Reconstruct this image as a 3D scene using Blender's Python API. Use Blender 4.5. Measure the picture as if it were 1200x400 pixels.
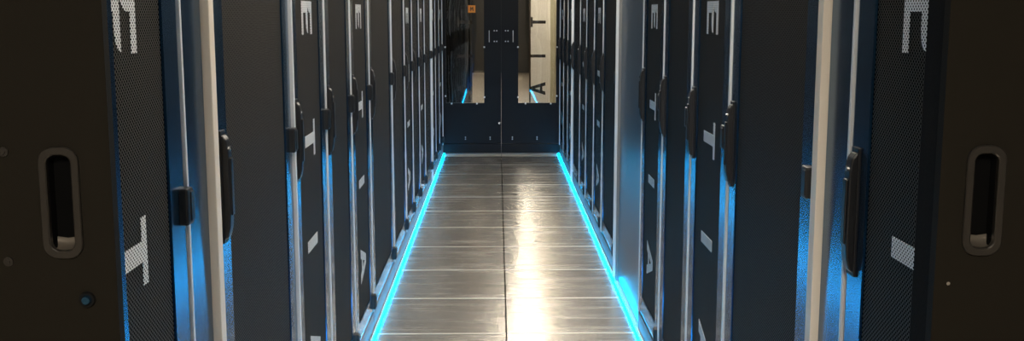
import bpy, bmesh, math, random
from mathutils import Vector
random.seed(4)
for o in list(bpy.data.objects): bpy.data.objects.remove(o, do_unlink=True)
sc = bpy.context.scene; COL = sc.collection; R = math.radians; PI = math.pi

# ---------------------------------------------------------------- camera
cam = bpy.data.cameras.new('camera'); co = bpy.data.objects.new('camera', cam); COL.objects.link(co)
co.location = (-0.038, 0, 1.438)
co.rotation_euler = (R(90 - 8.46), 0, R(-0.787))
cam.sensor_fit = 'HORIZONTAL'; cam.sensor_width = 36; cam.lens = 36 * 1237 / 1200
cam.clip_start = 0.02; cam.clip_end = 100
sc.camera = co
# ---------------------------------------------------------------- world, exposure
w = bpy.data.worlds.new('world'); sc.world = w; w.use_nodes = True
w.node_tree.nodes['Background'].inputs[0].default_value = (0.9, 0.75, 0.55, 1)
w.node_tree.nodes['Background'].inputs[1].default_value = 0.02
sc.view_settings.view_transform = 'Standard'; sc.view_settings.look = 'None'
sc.view_settings.gamma = 1; sc.view_settings.use_curve_mapping = False
sc.view_settings.exposure = 0.0
WARM = (1.0, 0.78, 0.52); NEUTRAL = (1.0, 0.90, 0.76)
LAMP_AISLE, LAMP_NEAR, LAMP_FAR, LED_POWER = 50.0, 80.0, 66.0, 30.0
LED_COLOR = (0.0, 0.42, 0.9)

# ---------------------------------------------------------------- materials
def mat(name, color, rough=0.5, metal=0.0, spec=0.5, emit=None, power=0.0, bump=None, coat=0.0):
    m = bpy.data.materials.new(name); m.use_nodes = True
    nt = m.node_tree; b = nt.nodes['Principled BSDF']
    b.inputs['Base Color'].default_value = (*color, 1); b.inputs['Roughness'].default_value = rough
    b.inputs['Metallic'].default_value = metal; b.inputs['Specular IOR Level'].default_value = spec
    b.inputs['Coat Weight'].default_value = coat
    if emit: b.inputs['Emission Color'].default_value = (*emit, 1); b.inputs['Emission Strength'].default_value = power
    g = nt.nodes.new('ShaderNodeNewGeometry')
    if bump:
        n = nt.nodes.new('ShaderNodeTexNoise'); n.inputs['Scale'].default_value = bump[0]; n.inputs['Detail'].default_value = 3
        nt.links.new(g.outputs['Position'], n.inputs['Vector'])
        u = nt.nodes.new('ShaderNodeBump'); u.inputs['Strength'].default_value = bump[1]; u.inputs['Distance'].default_value = bump[2]
        nt.links.new(n.outputs['Fac'], u.inputs['Height']); nt.links.new(u.outputs['Normal'], b.inputs['Normal'])
        r = nt.nodes.new('ShaderNodeMapRange'); r.inputs['To Min'].default_value = rough * .85; r.inputs['To Max'].default_value = min(1, rough * 1.2)
        nt.links.new(n.outputs['Fac'], r.inputs['Value']); nt.links.new(r.outputs['Result'], b.inputs['Roughness'])
    return m

def perforated(name, metal_col, hole_col, rough, thr=0.12, py=0.0072, pz=0.0058):
    """staggered round holes punched in sheet metal, laid out in real metres over (y, z)"""
    m = mat(name, metal_col, rough); nt = m.node_tree; b = nt.nodes['Principled BSDF']; L = nt.links.new
    g = nt.nodes.new('ShaderNodeNewGeometry'); s = nt.nodes.new('ShaderNodeSeparateXYZ'); L(g.outputs['Position'], s.inputs[0])
    def mth(op, a, bb=None):
        n = nt.nodes.new('ShaderNodeMath'); n.operation = op
        for i, v in enumerate((a, bb)):
            if v is None: continue
            if isinstance(v, (int, float)): n.inputs[i].default_value = v
            else: L(v, n.inputs[i])
        return n.outputs[0]
    a = mth('COSINE', mth('MULTIPLY', s.outputs['Y'], PI / py)); c = mth('COSINE', mth('MULTIPLY', s.outputs['Z'], PI / pz))
    h = mth('MULTIPLY', a, c)
    r = nt.nodes.new('ShaderNodeMapRange'); r.inputs['From Min'].default_value = thr - .08; r.inputs['From Max'].default_value = thr + .08
    L(h, r.inputs['Value'])
    mx = nt.nodes.new('ShaderNodeMix'); mx.data_type = 'RGBA'
    mx.inputs['A'].default_value = (*metal_col, 1); mx.inputs['B'].default_value = (*hole_col, 1)
    L(r.outputs['Result'], mx.inputs['Factor']); L(mx.outputs['Result'], b.inputs['Base Color'])
    sp = mth('MULTIPLY', mth('SUBTRACT', 1.0, r.outputs['Result']), 0.12); L(sp, b.inputs['Specular IOR Level'])
    rr = mth('ADD', mth('MULTIPLY', r.outputs['Result'], 1 - rough), rough); L(rr, b.inputs['Roughness'])
    return m

def floor_metal(name, base, rough):
    """worn brushed sheet metal: grain runs across the aisle, fine dust spots"""
    m = mat(name, base, rough, 0.7); nt = m.node_tree; b = nt.nodes['Principled BSDF']; L = nt.links.new
    g = nt.nodes.new('ShaderNodeNewGeometry')
    def noise(sx, sy, det):
        mp = nt.nodes.new('ShaderNodeMapping'); mp.inputs['Scale'].default_value = (sx, sy, 1); L(g.outputs['Position'], mp.inputs[0])
        n = nt.nodes.new('ShaderNodeTexNoise'); n.inputs['Scale'].default_value = 1; n.inputs['Detail'].default_value = det; L(mp.outputs[0], n.inputs['Vector'])
        return n.outputs['Fac']
    def rng(v, a, c, lo, hi):
        r = nt.nodes.new('ShaderNodeMapRange'); r.inputs[1].default_value = a; r.inputs[2].default_value = c
        r.inputs[3].default_value = lo; r.inputs[4].default_value = hi; L(v, r.inputs[0]); return r.outputs[0]
    streak = noise(1.2, 260, 4); blotch = noise(2, 12, 4); dust = noise(120, 120, 2)
    def mth(op, a, c):
        n = nt.nodes.new('ShaderNodeMath'); n.operation = op; L(a, n.inputs[0])
        if isinstance(c, (int, float)): n.inputs[1].default_value = c
        else: L(c, n.inputs[1])
        return n.outputs[0]
    v = mth('MULTIPLY', rng(streak, .3, .7, .91, 1.07), rng(blotch, .3, .7, .92, 1.06))
    v = mth('MULTIPLY', v, rng(dust, .62, .75, 1.0, 1.25))
    mx = nt.nodes.new('ShaderNodeVectorMath'); mx.operation = 'SCALE'; mx.inputs[0].default_value = base; L(v, mx.inputs['Scale'])
    L(mx.outputs[0], b.inputs['Base Color'])
    L(mth('ADD', rng(streak, .3, .7, rough - .03, rough + .04), rng(blotch, .3, .7, -.04, .04)), b.inputs['Roughness'])
    bp = nt.nodes.new('ShaderNodeBump'); bp.inputs['Strength'].default_value = .16; bp.inputs['Distance'].default_value = .0006
    L(streak, bp.inputs['Height']); L(bp.outputs['Normal'], b.inputs['Normal'])
    return m

M = dict(
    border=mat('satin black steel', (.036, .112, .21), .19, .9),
    mesh=perforated('perforated black steel', (.054, .048, .041), (.003, .003, .003), .6, py=.0052, pz=.0042),
    letter=perforated('white print on perforated steel', (.78, .78, .76), (.02, .02, .02), .6, thr=.35, py=.0052, pz=.0042),
    silver=mat('brushed aluminium edge', (.74, .76, .77), .45, .2, bump=(60, .05, .0005)),
    cream=mat('cream painted steel', (.80, .70, .57), .45, bump=(120, .05, .0004)),
    plinth=mat('grey plinth paint', (.22, .22, .22), .45, bump=(80, .08, .0005)),
    panel=mat('smooth grey steel panel', (.10, .14, .17), .30, .25, spec=.7),
    plastic=mat('black moulded plastic', (.010, .010, .011), .4, bump=(400, .1, .0003)),
    matte=mat('matte black post paint', (.006, .006, .006), .9, spec=.1, bump=(400, .1, .0003)),
    chrome=mat('polished steel', (.8, .8, .8), .18, 1.0),
    enddoor=mat('blue black door paint', (.004, .006, .009), .4, spec=.2, bump=(200, .05, .0004)),
    nearleaf=mat('brown black powder coat', (.0085, .0068, .0040), .7, spec=.12, bump=(700, .35, .0006)),
    gun=mat('gunmetal pull rim', (.045, .040, .034), .35, .6, bump=(300, .1, .0004)),
    scoop=mat('worn steel finger scoop', (.15, .13, .105), .3, .6, bump=(300, .1, .0003)),
    floor=floor_metal('worn brushed floor sheet', (.56, .53, .48), .24),
    tileedge=mat('pale tile edge', (.85, .83, .76), .35, .3),
    slab=mat('dark subfloor', (.05, .045, .04), .8, bump=(30, .3, .002)),
    hall=mat('tan hall flooring', (.42, .36, .28), .35, bump=(6, .1, .001)),
    wall=mat('hall wall paint', (.05, .047, .042), .8, bump=(90, .1, .0008)),
    white=mat('cream white partition', (.90, .83, .71), .7, bump=(90, .1, .0008)),
    beige=mat('yellow beige pilaster', (.62, .56, .36), .7, bump=(90, .1, .0008)),
    brown=mat('dark brown and backlit letter shade', (.045, .025, .010), .6),  # trim and mark colour; on the glass letters it paints backlit shade
    ceiling=mat('ceiling panels', (.5, .47, .42), .8, bump=(90, .1, .0008)),
    orange=mat('orange sticker', (.95, .30, .03), .5),
    lampcase=mat('white lamp housing', (.7, .7, .7), .5),
    led=mat('blue light diffuser', (.02, .04, .06), .4, emit=LED_COLOR, power=LED_POWER),
    lamp_aisle=mat('aisle lamp diffuser', (.8, .8, .8), .5, emit=NEUTRAL, power=LAMP_AISLE),
    lamp_near=mat('near lamp diffuser', (.8, .8, .8), .5, emit=NEUTRAL, power=LAMP_NEAR),
    lamp_far=mat('far lamp diffuser', (.8, .8, .8), .5, emit=NEUTRAL, power=LAMP_FAR),
    dark_inside=mat('dark cabinet inside', (.003, .003, .003), 1.0, spec=.03),
)
gm = bpy.data.materials.new('window glass'); gm.use_nodes = True
nt = gm.node_tree; nt.nodes.clear()
out = nt.nodes.new('ShaderNodeOutputMaterial'); mixs = nt.nodes.new('ShaderNodeMixShader'); tr = nt.nodes.new('ShaderNodeBsdfTransparent')
gl = nt.nodes.new('ShaderNodeBsdfGlossy'); fr = nt.nodes.new('ShaderNodeFresnel'); fr.inputs['IOR'].default_value = 1.75
tr.inputs[0].default_value = (.86, .86, .84, 1); gl.inputs['Roughness'].default_value = .02; gl.inputs['Color'].default_value = (1, 1, 1, 1)
nz = nt.nodes.new('ShaderNodeTexNoise'); nz.inputs['Scale'].default_value = 3.0; nz.inputs['Detail'].default_value = 0
gg = nt.nodes.new('ShaderNodeNewGeometry'); nt.links.new(gg.outputs['Position'], nz.inputs['Vector'])
bb = nt.nodes.new('ShaderNodeBump'); bb.inputs['Strength'].default_value = .5; bb.inputs['Distance'].default_value = .004
nt.links.new(nz.outputs['Fac'], bb.inputs['Height']); nt.links.new(bb.outputs[0], gl.inputs['Normal'])
nt.links.new(fr.outputs[0], mixs.inputs[0]); nt.links.new(tr.outputs[0], mixs.inputs[1]); nt.links.new(gl.outputs[0], mixs.inputs[2]); nt.links.new(mixs.outputs[0], out.inputs[0])
M['glass'] = gm

# ---------------------------------------------------------------- mesh helpers
def box(bm, x0, x1, y0, y1, z0, z1, bev=0.0, mi=0):
    x0, x1 = min(x0, x1), max(x0, x1); y0, y1 = min(y0, y1), max(y0, y1); z0, z1 = min(z0, z1), max(z0, z1)
    t = bmesh.new()
    vs = [t.verts.new((x, y, z)) for x in (x0, x1) for y in (y0, y1) for z in (z0, z1)]
    for f in ((0, 1, 3, 2), (4, 6, 7, 5), (0, 4, 5, 1), (2, 3, 7, 6), (0, 2, 6, 4), (1, 5, 7, 3)): t.faces.new([vs[i] for i in f])
    if bev > 0: bmesh.ops.bevel(t, geom=list(t.edges) + list(t.verts), offset=bev, segments=2, affect='EDGES', profile=.5)
    merge(bm, t, mi)
def merge(bm, t, mi=0):
    bmesh.ops.recalc_face_normals(t, faces=t.faces)
    mp = {v: bm.verts.new(v.co) for v in t.verts}
    for f in t.faces:
        nf = bm.faces.new([mp[v] for v in f.verts]); nf.material_index = mi; nf.smooth = f.smooth
    t.free()
def prism(bm, pts, ax, a, b, bev=0.0, mi=0):
    """outline pts (2D) extruded along axis ax ('x': pts are (y,z); 'y': (x,z); 'z': (x,y))"""
    t = bmesh.new()
    def P(p, d): return {'x': (d, p[0], p[1]), 'y': (p[0], d, p[1]), 'z': (p[0], p[1], d)}[ax]
    A = [t.verts.new(P(p, a)) for p in pts]; B = [t.verts.new(P(p, b)) for p in pts]
    t.faces.new(A); t.faces.new(B[::-1]); n = len(pts)
    for i in range(n): t.faces.new((A[i], A[(i + 1) % n], B[(i + 1) % n], B[i]))
    bmesh.ops.recalc_face_normals(t, faces=t.faces)
    if bev > 0: bmesh.ops.bevel(t, geom=list(t.edges) + list(t.verts), offset=bev, segments=2, affect='EDGES', profile=.5)
    merge(bm, t, mi)
def cyl(bm, c, ax, r, h, n=16, mi=0, r2=None):
    t = bmesh.new(); r2 = r if r2 is None else r2
    bmesh.ops.create_cone(t, cap_ends=True, segments=n, radius1=r, radius2=r2, depth=h)
    for v in t.verts:
        x, y, z = v.co
        v.co = Vector({'x': (z, x, y), 'y': (x, z, y), 'z': (x, y, z)}[ax]) + Vector(c)
    merge(bm, t, mi)
def stadium(cx, cz, hw, hh, r, n=6):
    pts = []
    for k, (sx, sz) in enumerate(((1, 1), (-1, 1), (-1, -1), (1, -1))):
        for i in range(n + 1):
            a = PI / 2 * (k + i / n)
            pts.append((cx + sx * (hw - r) + r * math.cos(a), cz + sz * (hh - r) + r * math.sin(a)))
    return pts
def loft(bm, loops, close=True, mi=0, cap=False, smooth=False):
    t = bmesh.new(); rows = [[t.verts.new(p) for p in lp] for lp in loops]; n = len(rows[0])
    for A, B in zip(rows, rows[1:]):
        for i in range(n):
            f = t.faces.new((A[i], A[(i + 1) % n], B[(i + 1) % n], B[i])); f.smooth = smooth
    if cap: t.faces.new(rows[-1])
    merge(bm, t, mi)
def data(name, bm, *mats):
    me = bpy.data.meshes.new(name); bmesh.ops.triangulate(bm, faces=[f for f in bm.faces if len(f.verts) > 4], ngon_method='EAR_CLIP')
    bm.to_mesh(me); bm.free()
    for m in mats: me.materials.append(M[m])
    return me
def link(name, me, parent=None, loc=None):
    o = bpy.data.objects.new(name, me); COL.objects.link(o)
    if parent: o.parent = parent
    if loc: o.location = loc
    return o
def obj(name, bm, m, parent=None, loc=None):
    ms = (m,) if isinstance(m, str) else m
    return link(name, data(name, bm, *ms), parent, loc)
def thing(name, label, cat, loc=(0, 0, 0), rz=0, group=None):
    o = bpy.data.objects.new(name, None); COL.objects.link(o); o.empty_display_size = .05
    o.location = loc; o.rotation_euler = (0, 0, rz); o['label'] = label; o['category'] = cat
    if group: o['group'] = group
    return o
def struct(o): o['kind'] = 'structure'; return o
def B(*a, **k):
    bm = bmesh.new(); box(bm, *a, **k); return bm

# ---------------------------------------------------------------- the setting
H = 2.8
struct(obj('ceiling', B(-3, 3, -3.2, 26, H, H + .1), 'ceiling'))
struct(obj('wall_left', B(-3.1, -3, -3.2, 26, -.06, H), 'wall'))
struct(obj('wall_right', B(3, 3.1, -3.2, 26, -.06, H), 'wall'))
struct(obj('wall_back', B(-3.1, 3.1, 26, 26.1, -.06, H), 'wall'))
struct(obj('wall_front', B(-3.1, 3.1, -3.3, -3.2, -.06, H), 'wall'))
floor = struct(obj('floor', B(-3.1, 3.1, -3.3, 26.1, -.09, -.03), 'slab'))
J0, P = 4.635, .602                                                # first cross joint in view, tile pitch
tb = bmesh.new(); g = .0016
box(tb, -.300 + .003, .300 - .003, -P / 2 + g + .007, P / 2 - g - .007, -.03, 0, mi=0)
for s in (-1, 1): box(tb, -.297, .297, s * (P / 2 - g - .007), s * (P / 2 - g), -.03, .0004, mi=1)
tile = data('floor_tile', tb, 'floor', 'tileedge')
for k in range(-11, 10):
    for sx in (-1, 1):
        t = link('tile', tile, floor, (sx * .3005, J0 + (k + .5) * P, random.uniform(-.0005, 0)))
        t.rotation_euler = (random.uniform(-.0008, .0008), random.uniform(-.0012, .0012), 0)
tb = bmesh.new(); yl = J0 + 10 * P
for sx in (-1, 1): box(tb, sx * .0035, sx * .598, yl + .003, 10.82, -.03, 0)
obj('threshold_tile', tb, 'tileedge', floor)
obj('hall_flooring', B(-3, 3, 10.93, 26, -.03, -.001), 'hall', floor)
obj('hall_flooring', B(-3, 3, -3.2, J0 - 11 * P - .002, -.03, -.001), 'hall', floor)
for s, n in ((-1, 'left'), (1, 'right')):
    obj('side_flooring', B(s * .6015, s * 3, J0 - 11 * P, 10.93, -.03, -.001), 'hall', floor)

# ---------------------------------------------------------------- server racks
YB = [1.89, 2.09, 2.885, 3.457, 4.055, 4.64, 5.61, 6.40, 6.98, 7.59, 8.17, 8.93, 9.59, 10.19, 10.78]
HT = 2.0; DB = .112                                                # rack height, door bottom
def letter_polys(ch):
    """outlines (a right, b up) of a letter; cap height .165"""
    if ch == 'E':
        return [[(0, 0), (.034, 0), (.034, .096), (0, .096)], [(.034, 0), (.098, 0), (.098, .024), (.034, .024)],
                [(.034, .070), (.060, .070), (.078, .074), (.090, .083), (.094, .096), (.034, .096)],
                [(0, .096), (.004, .099), (.012, .1015), (.012, .165), (0, .165)], [(.012, .1015), (.020, .105), (.031, .116), (.034, .130), (.034, .165), (.012, .165)],
                [(.034, .140), (.098, .140), (.098, .165), (.034, .165)]]
    if ch == 'T': return [[(.038, 0), (.072, 0), (.072, .142), (.038, .142)], [(0, .142), (.110, .142), (.110, .165), (0, .165)]]
    if ch == 'I': return [[(0, 0), (.034, 0), (.034, .165), (0, .165)]]
    l = [[(0, 0), (.040, 0), (.057, .062), (.073, .122), (.073, .165), (.053, .165)], [(.050, .034), (.073, .034), (.073, .062), (.0572, .062)]]
    return l + [[(.146 - a, b) for a, b in q][::-1] for q in l]
LET = [('E', 1.475), ('T', 1.118), ('I', .762), ('A', .474)]       # letter, z of its first edge; reads downwards
cache = {}; GAP = .007                                             # half the slot that holds the silver strips
def door_meshes(wd):
    wd = wd - 2 * GAP; key = round(wd, 3)
    if key in cache: return cache[key]
    y0, y1 = -wd / 2 + .004, wd / 2 - .004
    by = .088; bz = .08
    bm = bmesh.new()                                               # frame: chamfered ring around the perforated panel
    O = [(y0, DB), (y1, DB), (y1, HT - .01), (y0, HT - .01)]; I = [(y0 + by, DB + bz), (y1 - by, DB + bz), (y1 - by, HT - bz), (y0 + by, HT - bz)]
    def off(L, d): cy = sum(p[0] for p in L) / 4; cz = sum(p[1] for p in L) / 4; return [(p[0] + (d if p[0] < cy else -d), p[1] + (d if p[1] < cz else -d)) for p in L]
    lp = lambda L, x: [(x, p[0], p[1]) for p in L]
    loft(bm, [lp(off(I, 0), -.032), lp(O, -.032), lp(O, -.005), lp(off(O, .004), -.0005), lp(off(O, .008), 0), lp(off(I, -.004), 0), lp(I, -.003), lp(I, -.032)])
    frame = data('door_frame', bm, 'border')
    pan = data('perforated_panel', B(-.008, -.004, y0 + by - .003, y1 - by + .003, DB + bz - .003, HT - bz + .003), 'mesh')
    bm = bmesh.new(); hy = y0 + .034                               # lever handle on a long base plate, steel lock dot
    prism(bm, [(-.001, 1.192), (.006, 1.196), (.014, 1.186), (.018, 1.164), (.019, 1.04), (.017, 1.005), (.012, .984), (.004, .978), (-.001, .982)], 'y', hy - .015, hy + .015, .003)
    box(bm, -.001, .005, hy - .019, hy + .019, .972, 1.204, .0015)
    box(bm, .017, .022, hy - .009, hy + .009, 1.03, 1.148, .002)
    cyl(bm, (.018, hy, 1.166), 'x', .0045, .005, 12, 1)
    hand = data('handle', bm, 'plastic', 'chrome')
    bm = bmesh.new(); box(bm, -.030, .015, y1 - .036, y1 + .002, -.033, .033, .004)
    box(bm, .013, .017, y1 - .020, y1 + .000, -.026, .026, .001)
    hinge = data('hinge', bm, 'plastic')
    yc = -.083 - .0
    lets = []
    for ch, z in LET:
        bm = bmesh.new()
        for poly in letter_polys(ch): prism(bm, [(yc + b, z - a) for a, b in poly], 'x', -.0045, -.0030)
        lets.append(data('letter_' + ch, bm, 'letter'))
    bm = bmesh.new()                                               # carcass: sides, top, back, dark inside
    w2 = wd / 2 - .0005
    for s in (-1, 1): box(bm, -1.08, -.034, s * (w2 - .02), s * w2, .1, HT)
    box(bm, -1.08, -.034, -w2, w2, HT - .02, HT); box(bm, -1.08, -1.06, -w2, w2, .1, HT); box(bm, -1.08, -.034, -w2, w2, .101, .12)
    box(bm, -.09, -.07, -w2 + .02, w2 - .02, .12, HT - .02, mi=1)
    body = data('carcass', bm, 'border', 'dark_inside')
    plin = data('plinth', B(-1.06, -.0005, -wd / 2 + .001, wd / 2 - .001, 0, .1, bev=.002), 'plinth')
    cache[key] = (frame, pan, hand, hinge, lets, body, plin)
    return cache[key]
def strip_mesh(wd, hw, pr, m): return data('edge_strip', B(-.030, pr, wd / 2 - hw, wd / 2 + hw, .03, HT, bev=.002), m)
def rack(side, y0, y1, lettered, label, pr=.003, hw=.007, strip='silver', strip_far=True, group=None):
    wd = y1 - y0; rz = 0 if side < 0 else PI
    r = thing('server_rack', label, 'server rack', (side * .6, (y0 + y1) / 2, 0), rz, group)
    frame, pan, hand, hinge, lets, body, plin = door_meshes(wd)
    link('carcass', body, r); link('plinth', plin, r)
    d = link('door', frame, r); link('perforated_panel', pan, d); link('handle', hand, d)
    for z in (.158, 1.098, 1.86): link('hinge', hinge, d, (0, 0, z))
    if lettered:
        for (ch, _), me in zip(LET, lets):
            o = link('letter', me, d); o['label'] = 'white letter ' + ch + ' printed on the perforated door'
    if strip_far:                                                  # silver edge strip at the end of the rack that is farther from the camera
        far = 1 if side < 0 else -1; hw = min(hw, GAP)
        link('edge_strip', data('edge_strip', B(-.030, pr, far * wd / 2 - hw, far * wd / 2 + hw, .101, HT, bev=.0015), strip), r)
    return r
ORD = ['nearest', 'second', 'third', 'fourth', 'fifth', 'sixth', 'seventh']
spec = [(1.29, 1.89, 1), (2.09, 2.885, 0)] + [(YB[i], YB[i + 1], l) for i, l in zip(range(2, 14), [1, 0, 1, 0, 0, 1, 0, 1, 0, 1, 0, 1])]
for side in (-1, 1):
    sn = 'left' if side < 0 else 'right'; nl = nu = 0
    for k, (a, b, l) in enumerate(spec):
        if side > 0 and k == 5: continue                           # plain panel unit stands here on the right
        if l:
            lab = '%s lettered black rack from the camera in the %s row' % (ORD[nl], sn); nl += 1
            if nl == 1: lab = 'lettered black rack beside the %s sliding door leaf, in front of the cream post' % sn
        else:
            lab = '%s unlettered black mesh-door rack from the camera in the %s row' % (ORD[nu], sn); nu += 1
            if nu == 1: lab = 'wide unlettered black rack just behind the near cream post in the %s row' % sn
            if side < 0 and k == 5: lab = 'widest unlettered black rack in the left row, facing the plain grey unit'
        kw = {}
        if k == 0: kw = dict(pr=.003, hw=.005)
        if k == 1: kw = dict(pr=.008) if side < 0 else dict(pr=.004)
        if k == 10: kw = dict(strip_far=False)
        if k == 5: kw = dict(pr=.005)
        if k == 13: kw = dict(strip_far=True, pr=.006, hw=.006)
        rack(side, a, b, l, lab, group='server racks in the %s row' % sn, **kw)
# plain closed unit in the right row
u0, u1 = YB[5] + .0075, YB[6] - .0075; W2 = (u1 - u0) / 2
u = thing('cooling_unit', 'plain grey closed unit without mesh or letters between the racks of the right row', 'cooling unit', (.6, (u0 + u1) / 2, 0), 0)
obj('front_panel', B(.016, .046, -W2 + .015, W2 - .015, .004, HT - .021, bev=.003), 'panel', u)
bm = bmesh.new()
for s in (-1, 1): box(bm, .002, 1.06, s * (W2 - .004), s * (W2 - .018), .0, HT)
box(bm, .03, 1.06, -W2 + .004, W2 - .004, HT - .019, HT); box(bm, 1.04, 1.06, -W2 + .004, W2 - .004, 0, HT); box(bm, .091, .11, -W2 + .02, W2 - .02, 0, HT - .02)
obj('carcass', bm, 'plinth', u)
# near edge strip of the unit (the rack nearer to the camera carries its own far strip)
# ---------------------------------------------------------------- posts and fillers
def post(side, y, label, pr=.016, hw=.017, m='cream'):
    bm = bmesh.new(); box(bm, side * .632, side * (.6 - pr), y - hw, y + hw, .02, 2.15, .002)
    p = thing('frame_post', label, 'post', (0, 0, 0))
    obj('upright', bm, m, p)
    obj('post_foot', B(side * .645, side * .5995, y - hw, y + hw, 0, .02), 'plinth', p)
    return p
for side, sn in ((-1, 'left'), (1, 'right')):
    q = post(side, 2.045, 'thick cream post in the %s row between the nearest two racks' % sn)
    obj('inner_jamb', B(side * .612, side * .66, 2.064, 2.098, .02, HT), 'plastic', q)
    post(side, 8.93, 'pale post deep in the %s row, close to the glazed end door' % sn, m='silver', hw=.0068)
    f = thing('filler_panel', 'narrow plain satin panel between the near lettered rack and the cream post, %s row' % sn, 'panel', (0, 0, 0))
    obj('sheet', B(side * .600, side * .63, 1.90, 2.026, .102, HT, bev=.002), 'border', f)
    obj('plinth', B(side * .6005, side * .66, 1.90, 2.026, 0, .1, bev=.001), 'plinth', f)
post(1, 5.61, 'pale post at the far edge of the plain grey unit, right row', m='silver', pr=.012, hw=.0068)

# ---------------------------------------------------------------- LED strips along the floor
for side, sn in ((-1, 'left'), (1, 'right')):
    t = thing('light_strip', 'glowing blue light strip on the floor along the %s row of racks' % sn, 'light strip', (0, 0, 0))
    spans = [(1.3, 10.79)] if side < 0 else [(1.3, 4.66), (5.59, 10.79)]
    bm = bmesh.new()
    for a, b in spans: box(bm, side * .5988, side * .593, a, b, .0005, .022)
    obj('housing', bm, 'silver', t)
    bm = bmesh.new()
    prof = [(side * .5925, .001), (side * .5925, .016), (side * .587, .015), (side * .581, .010), (side * .579, .001)]
    n = 12; y = 1.3; dy = (10.79 - 1.3) / n
    for i in range(n): prism(bm, prof, 'y', y + i * dy, y + (i + 1) * dy - .0005)
    obj('diffuser', bm, 'led', t)

# ---------------------------------------------------------------- glazed double door at the far end
YD = 10.85
def end_leaf(side):
    sn = 'left' if side < 0 else 'right'
    d = thing('end_door_leaf', 'dark glazed %s leaf of the double door closing the aisle' % sn, 'door', (0, 0, 0), 0, None)
    xi, xo = .0008, .598; wx0, wx1 = .175, .566; wz0, wz1 = .527, 2.22
    bm = bmesh.new()
    prism(bm, [(side * xi, .108), (side * xo, .108), (side * xo, wz0), (side * xi, wz0)], 'y', YD, YD + .045)
    box(bm, side * xi, side * wx0, YD, YD + .045, wz0, 2.30); box(bm, side * wx1, side * xo, YD, YD + .045, wz0, 2.30)
    box(bm, side * wx0, side * wx1, YD, YD + .045, wz1, 2.30)
    obj('leaf_frame', bm, 'enddoor', d)
    obj('bottom_rail', B(side * xi, side * xo, YD - .006, YD + .04, .012, .104, bev=.002), 'enddoor', d)
    obj('glass', B(side * (wx0 - .004), side * (wx1 + .004), YD + .010, YD + .014, wz0 - .004, wz1 + .004), 'glass', d)
    bm = bmesh.new()                                               # D handle
    box(bm, side * .118, side * .125, YD - .040, YD - .032, 1.15, 1.27, .003)
    for z in (1.16, 1.26): cyl(bm, (side * .1215, YD - .017, z), 'y', .004, .034, 10)
    obj('handle', bm, 'silver', d)
    for xx in (.045, .07):
        for z in (1.158, 1.266):
            bm = bmesh.new(); cyl(bm, (side * xx, YD - .002, z), 'y', .0065, .006, 10); obj('screw', bm, 'silver', d)
    for xx in (.115, .37):
        for z in (.153, .173):
            bm = bmesh.new(); cyl(bm, (side * xx, YD - .002, z), 'y', .0062, .006, 10); obj('screw', bm, 'silver', d)
    for xx, z in ((.172, .588), (.25, .522), (.51, .522), (.172, 1.10), (.571, .60), (.571, 1.10)):
        bm = bmesh.new(); cyl(bm, (side * xx, YD - .003, z), 'y', .009, .008, 10); obj('glass_clip', bm, 'silver', d)
    # letters stuck on the outer face of the glass, seen mirrored from inside; backlit shade is put into their colour
    x0 = .302 if side > 0 else -.449
    for ch, zt, a0 in (('T', 1.403, 0), ('I', 1.024, 0), ('A', .742, 0)):
        bm = bmesh.new()
        for poly in letter_polys(ch):
            prism(bm, [(x0 + (.165 - b) * .93, zt - a * .92) for a, b in poly], 'y', YD + .0142, YD + .0152)
        o = obj('letter', bm, 'brown', d); o['label'] = 'letter %s on the glass, backlit shade painted in, read from the other side' % ch
    return d
end_leaf(-1); end_leaf(1)
lk = thing('door_lock', 'small round steel lock low in the middle of the end door', 'lock', (0, 0, 0))
bm = bmesh.new(); cyl(bm, (-.020, YD - .004, .319), 'y', .011, .008, 16, r2=.008); obj('cylinder', bm, 'chrome', lk)
bm = bmesh.new(); cyl(bm, (-.020, YD - .0095, .319), 'y', .004, .004, 10); obj('keyhole_cap', bm, 'plastic', lk)
bm = bmesh.new(); box(bm, -.60, .60, YD - .01, YD + .05, 2.305, 2.42); box(bm, -.66, -.601, YD - .01, YD + .06, 0, 2.42); box(bm, .601, .66, YD - .01, YD + .06, 0, 2.42)
struct(obj('trim_1', bm, 'enddoor'))
struct(obj('trim_2', B(-.598, .598, 10.822, 10.92, -.02, .008, bev=.001), 'plinth'))
# orange sticker on the left pane
st = thing('orange_sticker', 'small square orange sticker with a dark mark on the left door glass', 'sticker', (-.298, YD + .0095, 1.485))
obj('backing', B(-.037, .037, -.0015, 0, -.037, .037), 'orange', st)
bm = bmesh.new()
prism(bm, [(-.018, -.020), (-.010, -.020), (-.008, .004), (0, -.012), (.008, .004), (.010, -.020), (.018, -.020), (.014, .022), (.008, .022), (0, .004), (-.008, .022), (-.014, .022)], 'y', -.0022, -.0016)
obj('mark', bm, 'brown', st)

# ---------------------------------------------------------------- hall beyond the end door
pt = thing('partition', 'bright cream white partition seen through the right door glass', 'partition', (0, 0, 0))
obj('panel', B(.345, 1.6, 12.2, 12.28, 0, H - .002, bev=.002), 'white', pt)
obj('edge_trim', B(.330, .3445, 12.185, 12.285, 0, H - .002), 'brown', pt)
obj('shade_strip', B(.3455, .405, 12.19, 12.1995, 0, H - .002), 'white', pt)  # raised strip added to stand for a band of shade on the panel
obj('pilaster', B(.570, .632, 12.15, 12.1995, 0, H - .002), 'beige', pt)
cb = thing('dark_cabinet', 'dark ribbed cabinet seen through the left door glass', 'cabinet', (0, 0, 0))
obj('carcass', B(-1.4, -.345, 12.04, 12.9, 0, 2.1), 'nearleaf', cb)
for i in range(14):
    x = -1.38 + i * .075
    obj('rib', B(x, x + .035, 12.02, 12.0395, .05, 2.08, bev=.003), 'gun' if i % 4 == 1 else 'matte', cb)

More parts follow.
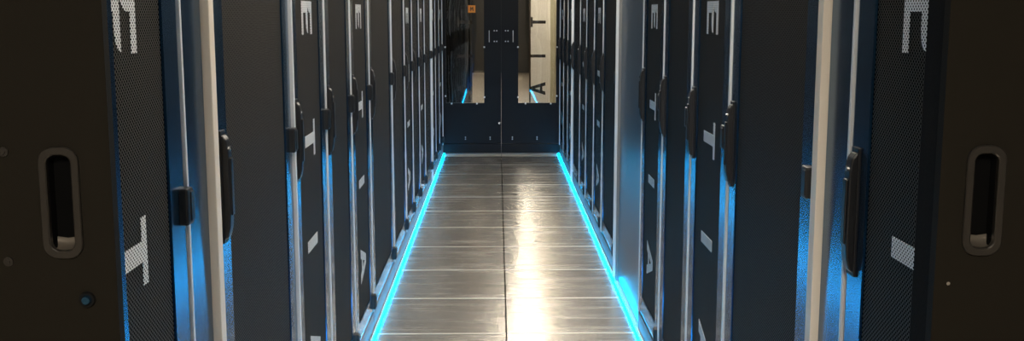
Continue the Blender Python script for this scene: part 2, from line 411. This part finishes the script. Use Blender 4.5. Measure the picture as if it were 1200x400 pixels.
# ---------------------------------------------------------------- open sliding doors at the near end
def near_door(side):
    sn = 'left' if side < 0 else 'right'
    lab = ('brown black sliding door leaf with oval pull and round lock at the left edge' if side < 0 else
           'black sliding door leaf with oval pull at the right edge of the picture')
    d = thing('sliding_door', lab, 'door', (0, 0, 0))
    xi, xo = (-.484 if side < 0 else .4785), side * 1.15; z0, z1 = .012, 2.1; Y0, Y1 = 1.21, 1.226
    px, pz = (-.543 if side < 0 else .531), 1.221
    hole = stadium(px, pz, .0181, .0570, .0134)
    # leaf with a real slot for the pull: four slabs around a square opening plus a bridged front face
    bx0, bx1 = px - side * .033, px + side * .033; bz0, bz1 = pz - .08, pz + .08
    bm = bmesh.new()
    box(bm, xi, bx0, Y0, Y1, z0, z1); box(bm, bx1, xo, Y0, Y1, z0, z1)
    box(bm, bx0, bx1, Y0, Y1, z0, bz0); box(bm, bx0, bx1, Y0, Y1, bz1, z1)
    t = bmesh.new()
    def rect_pt(p):
        cx, cz = px, pz; dx, dz = p[0] - cx, p[1] - cz
        sx = (abs(bx1 - cx) if dx * side > 0 else abs(bx0 - cx)) / max(abs(dx), 1e-6); sz = .08 / max(abs(dz), 1e-6)
        k = min(sx, sz); return (cx + dx * k, cz + dz * k)
    rp = [rect_pt(p) for p in hole]
    for cx_, cz_ in ((bx0, bz0), (bx0, bz1), (bx1, bz0), (bx1, bz1)):
        i = min(range(len(rp)), key=lambda q: (rp[q][0] - cx_) ** 2 + (rp[q][1] - cz_) ** 2); rp[i] = (cx_, cz_)
    loft(bm, [[(p[0], Y0, p[1]) for p in rp], [(p[0], Y0, p[1]) for p in hole]])
    obj('leaf', bm, 'nearleaf', d)
    # oval pull: rim, funnel, dark well and bright scoop at the bottom
    O = stadium(px, pz, .0231, .0655, .0176); O2 = stadium(px, pz, .0220, .0644, .0165)
    I2 = stadium(px, pz, .0140, .0564, .0105); I1 = stadium(px, pz, .0155, .0579, .012); I3 = stadium(px, pz, .0124, .052, .0085)
    lp = lambda L, y: [(p[0], y, p[1]) for p in L]
    bm = bmesh.new(); loft(bm, [lp(O, Y0 - .0002), lp(O, Y0 - .003), lp(O2, Y0 - .0042), lp(I1, Y0 - .0042), lp(I2, Y0 - .003), lp(I2, Y0 + .004)])
    pull = obj('pull', bm, 'gun', d)
    bm = bmesh.new(); loft(bm, [lp(I2, Y0 + .0035), lp(I3, Y0 + .015)], cap=True); obj('pull_well', bm, 'dark_inside', pull)
    bm = bmesh.new(); rows = []
    for i in range(7):
        a = i / 6 * PI / 2
        rows.append([(px + dx, Y0 - .0005 + .014 * math.sin(a), pz - .0560 + abs(dx) * .15 + .012 * (1 - math.cos(a))) for dx in (-.0128, 0, .0128)])
    t = bmesh.new(); vr = [[t.verts.new(p) for p in r_] for r_ in rows]
    for A, Bq in zip(vr, vr[1:]):
        for j in range(2): f = t.faces.new((A[j], A[j + 1], Bq[j + 1], Bq[j])); f.smooth = True
    merge(bm, t); obj('finger_scoop', bm, 'scoop', pull)
    if side < 0:
        for x, z in ((-.605, 1.281), (-.608, 1.152)):
            bm = bmesh.new(); cyl(bm, (x, Y0 - .001, z), 'y', .0056, .003, 16); cyl(bm, (x, Y0 - .003, z), 'y', .0027, .002, 6); obj('screw', bm, 'gun', d)
        bm = bmesh.new(); cyl(bm, (-.5195, Y0 - .002, 1.106), 'y', .0088, .004, 24, r2=.0096); rl = obj('round_lock', bm, 'matte', d)
        bm = bmesh.new(); cyl(bm, (-.5195, Y0 - .0055, 1.106), 'y', .0046, .004, 16, r2=.0064); obj('glint_dome', bm, 'border', rl)  # navy dome stands in for a blue glint on the lock
    else:
        bm = bmesh.new(); cyl(bm, (.4865+.008, Y0 - .001, 1.122), 'y', .0022, .003, 12); obj('screw', bm, 'chrome', d)
    # channel post that guides the leaf
    p = thing('door_post', 'black guide post behind the %s sliding door leaf' % sn, 'post', (0, 0, 0))
    bm = bmesh.new(); xp, ye = (-.4865, 1.2475) if side < 0 else (.481, 1.280)
    box(bm, xp, side * .57, 1.2300, ye, 0, 2.15, .001); obj('upright', bm, 'border' if side < 0 else 'matte', p)
    obj('seal', B(xp + side * .006, xp + side * .014, 1.2265, 1.2298, .03, 2.1), 'plastic', p)
near_door(-1); near_door(1)

# ---------------------------------------------------------------- ceiling lamps (all above the frame)
def lamp(x, y, wx, wy, m, label):
    t = thing('ceiling_light', label, 'ceiling light', (x, y, H))
    bm = bmesh.new()
    for s in (-1, 1): box(bm, s * wx / 2, s * (wx / 2 + .02), -wy / 2 - .02, wy / 2 + .02, -.05, 0); box(bm, -wx / 2, wx / 2, s * wy / 2, s * (wy / 2 + .02), -.05, 0)
    obj('case', bm, 'lampcase', t); obj('diffuser', B(-wx / 2, wx / 2, -wy / 2, wy / 2, -.04, -.03), m, t)
for y in (2.6, 5.4, 8.2): lamp(.5, y, .25, 1.2, 'lamp_aisle', 'ceiling light over the aisle, %s from the camera' % {2.6: 'first', 5.4: 'second', 8.2: 'third'}[y])
lamp(-.2, -1.7, .6, 1.2, 'lamp_near', 'ceiling light behind the camera')
for y in (11.55, 15, 19, 23): lamp(.25, y, .3, 1.0 if y > 12 else .9, 'lamp_far', 'ceiling light in the hall beyond the end door, %s from the door' % {11.55: 'first', 15: 'second', 19: 'third', 23: 'fourth'}[y])
